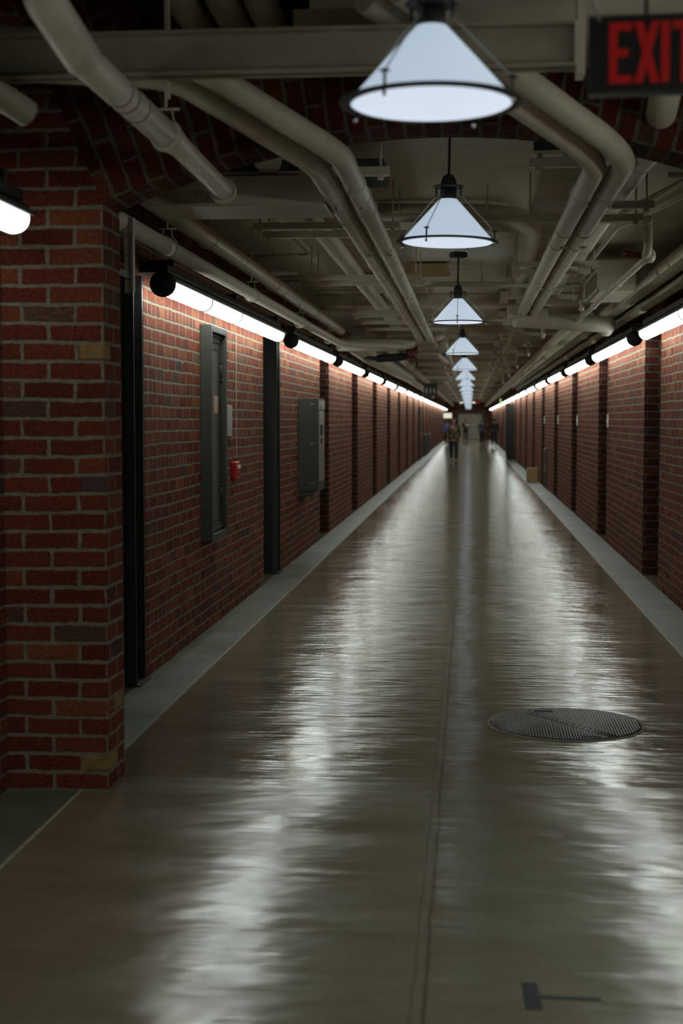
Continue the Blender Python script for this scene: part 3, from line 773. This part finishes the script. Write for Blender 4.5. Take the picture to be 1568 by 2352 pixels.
# left cluster around 19 m: ducts, valve
pipe('cross_duct', [(-1.75, 19.0, 2.60), (-1.15, 19.3, 2.60), (-.80, 19.6, 2.66)], .085, 'beige', 'fat beige pipe cluster end crossing from the left wall', cat='duct', R=.15, n=24)
pipe('cross_duct', [(-1.66, 19.75, 2.66), (-1.42, 20.0, 2.50), (-1.38, 21.6, 2.49), (-1.42, 34, 2.58)], .11, 'beige', 'lumpy fat beige pipe bending away far on the left', cat='duct', R=.2, n=24)
t = empty('valve', (-.86, 19.9, 2.52), 'dark red fire valve with black body among the left pipes', 'valve')
MB().sweep([(-.62, 0, -.06), (-.45, 0, -.07), (-.42, 0, -.07), (-.1, 0, -.05), (0, 0, -.04)], [.03, .03, .055, .055, .04], 14).build('body', 'black', t)
MB().lathe([(0, -.09), (.06, -.09), (.075, -.06), (.08, .02), (.06, .06), (0, .07)], 18, (.05, 0, .02)).build('bonnet', 'dark_red', t)
MB().sweep([(.12, 0, .10), (.125, 0, -.18)], .014, 8).build('drop_pipe', 'dark_red', t)
MB().sweep([(.13, 0, 0), (.45, 0, -.01)], .012, 8).build('side_pipe', 'beige', t)
pipe('angled_pipe', [(-.32, 19.6, 2.70), (-.47, 20.5, 2.53), (-.40, 25, 2.6)], .035, 'beige', 'pale pipe kinking beside the left conduits beyond the third lamp', n=12)
# beam boxes across the ceiling farther on
for k, y in enumerate((16.2, 21.8, 26.9, 32.1, 38, 45, 53, 62, 72, 84, 98)):
    tag(MB().box(-1.75, 1.55, y, y + .25, 2.885, CZ - .001).build('ceiling_rib', 'beige', bevel=.01), 'flat beige rib across the ceiling, %s one behind the arch' % ORD[k], 'beam', 'ribs across the corridor ceiling')
for k, (x, y) in enumerate(((.32, 15.6), (.50, 15.7), (.36, 18.4), (.55, 18.5), (.75, 18.3), (.4, 24), (.6, 24.2), (.45, 29), (.7, 29), (.5, 34.5), (-.95, 13.9), (-1.1, 23), (-.8, 29.5), (-1.0, 34))):
    tag(MB().box(x, x + .1, y, y + .9, 2.90, 2.99).build('ceiling_box', 'beige' if k % 2 else 'white_pvc', bevel=.008),
        'small pale ceiling box %s, %s of its side from the arch' % ('right of the lamps' if x > 0 else 'left of the lamps', ORD[k if k < 10 else k - 10]), 'box', 'small boxes fixed to the ceiling')

# plate and channel behind the foreground pier
t = empty('side_plate', (-1.60, 6.55, 2.19), 'narrow beige metal plate hung behind the brick pier top', 'plate')
MB().box(0, .045, 0, .02, 0, .345).build('plate', 'beige', t, bevel=.002); MB().box(.03, .045, -.02, 0, 0, .345).build('flange', 'galv', t); MB().box(.012, .03, -.33, -.0, .06, .09).build('arm', 'steel', t)

# ------------------------------------------------------------------ cabinet on the left wall
t = empty('hose_cabinet', (XL, 10.40, .695), 'tall narrow grey-green steel cabinet with glazed door in left brick wall', 'cabinet')
W_, H_, D_ = .68, 1.605, .085
MB().box(0, D_, 0, .055, 0, H_).box(0, D_, W_ - .055, W_, 0, H_).box(0, D_, .055, W_ - .055, H_ - .05, H_).box(0, D_, .055, W_ - .055, 0, .05).build('frame', 'door_grey', t, bevel=.003)
for zz, dd, hh in ((H_ - .115, .045, .065), (H_ - .075, .06, .010), (.05, .045, .065), (.075, .06, .010)):
    MB().box(.002, dd, .055, W_ - .055, zz, zz + hh).build('moulding', 'door_grey', t, bevel=.003)
d = MB().box(.002, .030, .06, W_ - .06, .118, H_ - .118).box(.030, .040, .06, .10, .118, H_ - .118).box(.030, .040, W_ - .14, W_ - .06, .118, H_ - .118).box(.030, .040, .10, W_ - .14, .118, .158).box(.030, .040, .10, W_ - .14, H_ - .165, H_ - .118).build('door', 'door_grey', t, bevel=.002)
MB().box(.030, .034, .10, W_ - .14, .158, H_ - .165).build('door_panel', 'door_panel', d)
MB().box(.034, .075, .13, .32, .955, 1.085).build('sign_plate', 'brass', d, bevel=.002)
MB().sweep(fillet([(.034, .12, .43), (.065, .12, .43), (.065, .12, .57), (.034, .12, .57)], .012), .005, 8).build('handle', 'brass', d)
for z in (.27, 1.22):
    MB().sweep([(.048, W_ - .07, z), (.048, W_ - .07, z + .12)], .008, 10).sweep([(.048, W_ - .07, z - .012), (.048, W_ - .07, z - .002)], .011, 10).sweep([(.048, W_ - .07, z + .122), (.048, W_ - .07, z + .132)], .011, 10).build('hinge', 'door_grey', d)
t = empty('wall_plate', (XL, 11.50, 1.462), 'narrow grey metal plate screwed beside the cabinet', 'plate')
MB().box(0, .012, 0, .25, 0, .258).build('plate', 'galv', t, bevel=.002)
for y in (.07, .18):
    for z in (.07, .19): MB().sweep([(.012, y, z), (.015, y, z)], .006, 8).build('screw', 'chrome', t)
t = empty('fire_alarm', (XL, 11.72, 1.105), 'small red fire alarm box on left wall beyond the cabinet', 'alarm')
MB().box(0, .05, 0, .20, 0, .145).build('box', 'red', t, bevel=.012)
MB().box(.05, .062, .05, .15, .085, .115).build('pull_handle', 'white', t, bevel=.003)
MB().box(.05, .054, .07, .13, .02, .06).build('lens_plate', 'red', t)
tag(MB().box(XL - .001, XL + .004, 12.0, 12.028, 1.28, 2.33).build('trim_6', 'mortar'), 'pale vertical mortar patch above the fire alarm', kind='structure')
# ------------------------------------------------------------------ grey wall box on the second panel
t = empty('wall_telephone', (XL, 16.42, .70), 'grey box telephone cabinet mounted on the second left brick panel', 'telephone')
MB().prism([(0, .07), (.235, .07), (.235, 1.15), (0, 1.15)], 1, 0, .70).build('case', 'door_grey', t, bevel=.004)
MB().prism([(0, 0), (.17, 0), (.20, .068), (0, .068)], 1, .01, .69).build('lower_case', 'door_grey', t, bevel=.003)
MB().box(.235, .240, .05, .65, .18, 1.0).build('front_panel', 'galv', t)
MB().box(.235, .242, .02, .68, 1.02, 1.13).build('header_panel', 'galv', t)
MB().lathe([(0, 0), (.03, .002), (.03, .01), (0, .014)], 14, (0, 0, 0), 'y').build('lamp', 'white', t).matrix_local = Matrix.Translation((.242, .30, 1.06)) @ Matrix.Rotation(-math.pi / 2, 4, 'Z')
MB().box(.240, .252, .20, .42, .72, .84).build('keypad', 'steel', t); MB().box(.240, .250, .25, .36, .62, .68).build('coin_slot', 'dark_red', t)
for z in (.16, .62, 1.08): MB().box(.14, .19, -.004, 0, z, z + .008).build('vent_slot', 'galv', t)

# ------------------------------------------------------------------ right wall items
for i, (y, z) in enumerate(((18.62, 1.50), (23.85, 1.50), (29.0, 1.51), (34.2, 1.5))):
    t = empty('switch_plate', (XR, y, z), 'small white plate on the edge of the %s right brick panel' % ORD[i + 1], 'plate')
    MB().box(-.014, 0, 0, .07, 0, .17).build('plate', 'white', t, bevel=.002); MB().box(-.020, -.014, .02, .05, .06, .11).build('toggle', 'white', t)
t = empty('cardboard_box', (1.47, 36.8, 0), 'tan cardboard box on the floor against the right wall', 'box')
MB().box(0, .28, 0, .3, 0, .36).build('carton', 'card', t, bevel=.01); MB().box(-.004, .0, .02, .28, .31, .36).build('flap', 'card', t)
t = empty('recess_panel', (XR - .02, 33.3, 0), 'dark low door panel standing in a right recess near the cardboard box', 'panel')
MB().box(0, .06, 0, 1.0, 0, .92).build('leaf', 'steel', t, bevel=.01); MB().box(-.02, 0, .1, .15, .4, .6).build('handle', 'galv', t)
t = empty('tall_cabinet', (1.48, 57.6, 0), 'tall dark grey cabinet standing far down the right wall', 'cabinet')
MB().box(0, .3, 0, .9, .06, 2.25).build('body', 'steel', t, bevel=.01); MB().box(-.01, .0, .03, .87, .1, 2.2).build('door', 'steel2', t); MB().box(.02, .28, .02, .88, 0, .06).build('plinth', 'black', t)
t = empty('wall_banner', (1.74, 78, .3), 'dark red panel on the right wall beyond the tall cabinet', 'panel')
MB().box(0, .04, 0, 3.2, 0, 1.75).build('board', 'dark_red', t)
t = empty('side_sign', (1.40, 66.5, 2.15), 'slim yellow-green sign hung under the far right lights', 'sign')
MB().box(0, .06, 0, .35, 0, .42).build('board', emis('yellow_sign', (.6, 1, .25), .5), t); MB().sweep([(.03, .17, .42), (.03, .17, CZ - 2.15)], .006, 6).build('rod', 'steel', t)
for i, y in enumerate((62.5, 66.9)):
    t = empty('low_cabinet', (XL + .0, y, 0), 'low dark cabinet against the far left wall, %s of two' % ('nearer' if i == 0 else 'farther'), 'cabinet')
    MB().box(0, .05, 0, 3.4, 0, .95).build('body', 'steel', t); MB().box(.05, .06, .1, 1.6, .05, .9).box(.05, .06, 1.75, 3.3, .05, .9).build('door', 'steel2', t)
t = empty('tall_recess_door', (XL - .01, 56.6, 0), 'tall dark narrow door in the far left wall', 'door')
MB().box(0, .05, 0, .9, 0, 2.1).build('leaf', 'steel', t); MB().box(.05, .08, .1, .14, .95, 1.1).build('handle', 'galv', t)
# hanging signs
t = empty('restroom_sign', (-1.28, 40, 2.25), 'black square hanging sign with three white figures, left of the lamps', 'sign')
MB().box(0, .37, 0, .05, 0, .37).build('board', 'exit_black', t, bevel=.004)
for k, x in enumerate((.08, .185, .29)):
    m = MB().lathe([(0, -.004), (.017, -.004), (.017, 0), (0, 0)], 12, (x, 0, .245), 'y')
    if k == 1: m.box(x - .02, x + .02, -.004, 0, .14, .222).box(x - .016, x - .003, -.004, 0, .085, .14).box(x + .003, x + .016, -.004, 0, .085, .14)
    else: m.prism([(x - .03, .125), (x + .03, .125), (x + .014, .222), (x - .014, .222)], 1, -.004, 0).box(x - .012, x - .002, -.004, 0, .085, .125).box(x + .002, x + .012, -.004, 0, .085, .125)
    m.build('figure', 'galv', t)
for x in (.05, .32): MB().sweep([(x, .025, .37), (x, .025, CZ - 2.25)], .006, 6).build('rod', 'steel', t)
t = empty('red_sign', (.32, 80, 2.54), 'tiny lit red sign right of the far lamps', 'sign')
MB().box(0, .30, 0, .05, 0, .19).build('case', 'exit_black', t); MB().box(.03, .27, -.005, 0, .03, .16).build('lit_face', 'exit_red', t)
MB().sweep([(.15, .03, .15), (.15, .03, CZ - 2.54)], .006, 6).build('rod', 'steel', t)
t = empty('lit_sign', (-1.96, 108, 1.72), 'glowing cream wall panel at the far left end', 'sign')
MB().box(0, .62, 0, .05, 0, .38).build('board', emis('cream_glow', (1, .98, .72), .62), t); MB().box(-.02, .64, .01, .06, -.02, .40).build('frame', 'steel', t)
t = empty('dark_frame', (-.95, 112, 0), 'dark open doorway frame just before the far cream doors', 'frame')
MB().box(-.12, 0, 0, .12, 0, 2.12).box(1.96, 2.08, 0, .12, 0, 2.12).box(-.12, 2.08, 0, .12, 2.12, 2.3).build('jambs', 'steel', t)

# ------------------------------------------------------------------ floor items
mh = empty('manhole_cover', (.513, 7.475, 0), 'round ribbed cast iron manhole cover in the floor on the right', 'manhole cover')
R_ = .392
MB().lathe([(0, .001), (R_, .001), (R_, .0045), (0, .0045)], 64).build('plate', 'grate', mh)
MB().lathe([(R_ + .004, .0005), (R_ + .022, .0005), (R_ + .020, .004), (R_ + .006, .004)], 64, closed=True).build('rim', 'mortar', mh)
m = MB(); ribs = 54; ca = math.radians(-12)
for k in range(ribs):
    x = -R_ + 2 * R_ * (k + .5) / ribs
    hh = math.sqrt(max(0, (R_ - .008) ** 2 - x * x))
    if hh < .02: continue
    # leave a diagonal band for the chevrons
    def band(x): return -1.55 * x * .9
    segs = []
    c = band(x); a, b = -hh, hh
    if c - .05 > a: segs.append((a, min(b, c - .05)))
    if c + .05 < b: segs.append((max(a, c + .05), b))
    for a, b in segs:
        if b - a > .01: m.box(x - .0032, x + .0032, a, b, .004, .0085)
ribo = m.build('ribs', 'grate', mh)
m = MB()
for k in range(15):
    s = -.30 + .6 * k / 14; u = Vector((1, -1.4)).normalized(); nrm = Vector((-u.y, u.x)); c = u * s
    for sg in (-1, 1):
        p0 = c + u * .014; p1 = c + nrm * sg * .030 - u * .010
        m.sweep([(p0.x, p0.y, .005), (p1.x, p1.y, .005)], .003, 6)
m.build('chevrons', 'grate', mh)
for x, y in ((-.10, .30), (.105, -.325)):
    MB().box(x - .05, x + .05, y - .011, y + .011, .0045, .0092).build('lift_slot', 'slot', mh)
t = empty('tape_mark', (0, 0, 0), 'small T-shaped dark blue tape mark on the floor at the bottom right', 'tape')
t.location = (.178, 3.89, 0)
MB().prism([(-.022, .095), (.020, .098), (.030, -.088), (-.018, -.092)], 2, 0, .0012).build('wide_strip', 'tape', t)
MB().prism([(.024, .010), (.192, .006), (.193, -.018), (.026, -.014)], 2, 0, .0010).build('thin_strip', 'tape', t)

# ------------------------------------------------------------------ people
def skin(name, verts, edges, radii, mat, parent, sub=2):
    me = bpy.data.meshes.new(name); me.from_pydata(verts, edges, []); me.materials.append(M[mat])
    o = bpy.data.objects.new(name, me); COL.objects.link(o); o.parent = parent
    s = o.modifiers.new('skin', 'SKIN'); s.use_smooth_shade = True
    me.skin_vertices.new() if not me.skin_vertices else None
    for i, r in enumerate(radii):
        rr = r if isinstance(r, tuple) else (r, r)
        me.skin_vertices[0].data[i].radius = rr; me.skin_vertices[0].data[i].use_root = (i == 0)
    q = o.modifiers.new('subdiv', 'SUBSURF'); q.levels = sub; q.render_levels = sub
    return o
def person(loc, facing, h, top, legs, label, stride=.22, arm=.15, hem=.80, extra=None, away=False):
    t = empty('person', loc, label, 'person', rz=facing); s = h / 1.75
    def S(p): return (p[0] * s, p[1] * s, p[2] * s)
    # facing -y locally; joints
    J = dict(pel=(0, 0, .95), wst=(0, 0, 1.10), chs=(0, -.01, 1.32), nck=(0, 0, 1.48), hd0=(0, -.015, 1.56), hd1=(0, -.02, 1.66), hd2=(0, 0, 1.71))
    V = [J['pel'], J['wst'], J['chs'], J['nck'], J['hd0'], J['hd1'], J['hd2']]
    Rr = [(.135, .105), (.125, .095), (.155, .105), .055, (.068, .085), (.075, .092), (.05, .06)]
    E = [(0, 1), (1, 2), (2, 3), (3, 4), (4, 5), (5, 6)]
    V.append((0, -.105, 1.60)); Rr.append(.014); E.append((4, 7))          # nose
    for sg in (-1, 1):                                                      # ears
        V.append((sg * .082, .0, 1.61)); Rr.append((.014, .02)); E.append((5, len(V) - 1))
    TV, TR2, TE = [(0, 0, 1.02), (0, 0, 1.14), (0, -.01, 1.33), (0, 0, 1.45)], [(.15, .115), (.15, .11), (.175, .12), (.08, .075)], [(0, 1), (1, 2), (2, 3)]
    TV.insert(0, (0, 0, hem + .05)); TR2.insert(0, (.165, .125)); TE = [(0, 1), (1, 2), (2, 3), (3, 4)]
    LV, LR, LE = [(0, 0, .95)], [(.125, .105)], []
    shoes = []
    for sg in (-1, 1):
        sw = sg * stride
        hip = (sg * .095, 0, .90); knee = (sg * .10, -sw * .55 - .03, .50 + .02 * (sw < 0)); ank = (sg * .10, -sw * 1.0 + (.08 if sw < 0 else 0), .09 + (.06 if sw < 0 else 0))
        i = len(V); V += [hip, knee, ank, (ank[0], ank[1] - .12, ank[2] - .045)]; Rr += [.085, .055, .038, .035]; E += [(0, i), (i, i + 1), (i + 1, i + 2), (i + 2, i + 3)]
        i = len(LV); LV += [hip, knee, (ank[0], ank[1], ank[2] + .02)]; LR += [.105, .075, .062]; LE += [(0, i), (i, i + 1), (i + 1, i + 2)]
        shoes.append((ank, sg))
        # arm opposite to leg
        sh = (sg * .185, 0, 1.41); el = (sg * .235, sw * arm * 2 + .02, 1.14); wr = (sg * .225, sw * arm * 4 - .08, .92)
        i = len(V); V += [sh, el, wr, (sg * .222, wr[1] - .015, .86)]; Rr += [.05, .038, .026, (.038, .018)]; E += [(2, i), (i, i + 1), (i + 1, i + 2), (i + 2, i + 3)]
        pal = len(V) - 1
        for fk in range(4):
            fy = wr[1] - .04 + .018 * fk; ln = (.055, .065, .06, .045)[fk]
            V += [(sg * .220, fy, .815), (sg * .205, fy, .815 - ln)]; Rr += [.009, .008]; E += [(pal, len(V) - 2), (len(V) - 2, len(V) - 1)]
        V += [(sg * .205, wr[1] - .05, .85), (sg * .195, wr[1] - .065, .815)]; Rr += [.010, .008]; E += [(pal, len(V) - 2), (len(V) - 2, len(V) - 1)]
        i = len(TV); TV += [(sg * .17, 0, 1.40), (sg * .238, el[1], el[2]), (sg * .228, wr[1], wr[2] + .03)]; TR2 += [.08, .058, .045]; TE += [(3, i), (i, i + 1), (i + 1, i + 2)]
    def sc(r): return tuple(x * s for x in r) if isinstance(r, tuple) else r * s
    skin('body', [S(p) for p in V], E, [sc(r) for r in Rr], 'skin', t)
    skin('jacket', [S(p) for p in TV], TE, [sc(r) for r in TR2], top, t)
    skin('trousers', [S(p) for p in LV], LE, [sc(r) for r in LR], legs, t)
    for ank, sg in shoes:
        skin('shoe', [S((ank[0], ank[1] + .04, max(.045, ank[2] - .045))), S((ank[0], ank[1] - .06, max(.045, ank[2] - .05))), S((ank[0], ank[1] - .17, max(.035, ank[2] - .06)))], [(0, 1), (1, 2)], [sc(.048), sc(.046), sc(.038)], 'blackcloth', t, 1)
    hb = MB().lathe([(0, .13), (.05, .12), (.085, .085), (.098, .03), (.095, -.03), (.08, -.06)], 20, (0, .018 * s, 1.61 * s)).build('hair', 'hair', t)
    hb.scale = (1 * s if 0 else 1, 1.05, 1)
    return t
p = person((-.58, 53.0, 0), 0, 1.70, 'olive', 'navy', 'person in olive jacket and dark jeans walking toward the camera on the left', stride=.12)
MB().lathe([(.152, .93), (.158, .96), (.156, .985), (.150, 1.0)], 20, (0, 0, -.12)).build('belt_bag', 'tan', p)['label'] = 'tan waist pouch band'
person((.80, 90.5, 0), math.pi, 1.66, 'teal', 'blackcloth', 'person in slate blue coat walking away right of the centre line', stride=.08)
p = person((-.28, 104, 0), 0, 1.70, 'blackcloth', 'blackcloth', 'person in black carrying a white bundle near the cream doors', stride=.10)
MB().lathe([(0, -.14), (.10, -.10), (.14, 0), (.10, .10), (0, .14)], 16, (.12, -.20, 1.20)).build('bundle', 'white', p)
person((-1.36, 88, 0), 0, 1.62, 'bluecloth', 'blackcloth', 'person in bright blue top by the far left wall', stride=.08)
person((1.42, 83, 0), math.pi, 1.72, 'blackcloth', 'navy', 'person in black standing against the far right wall', stride=.05)
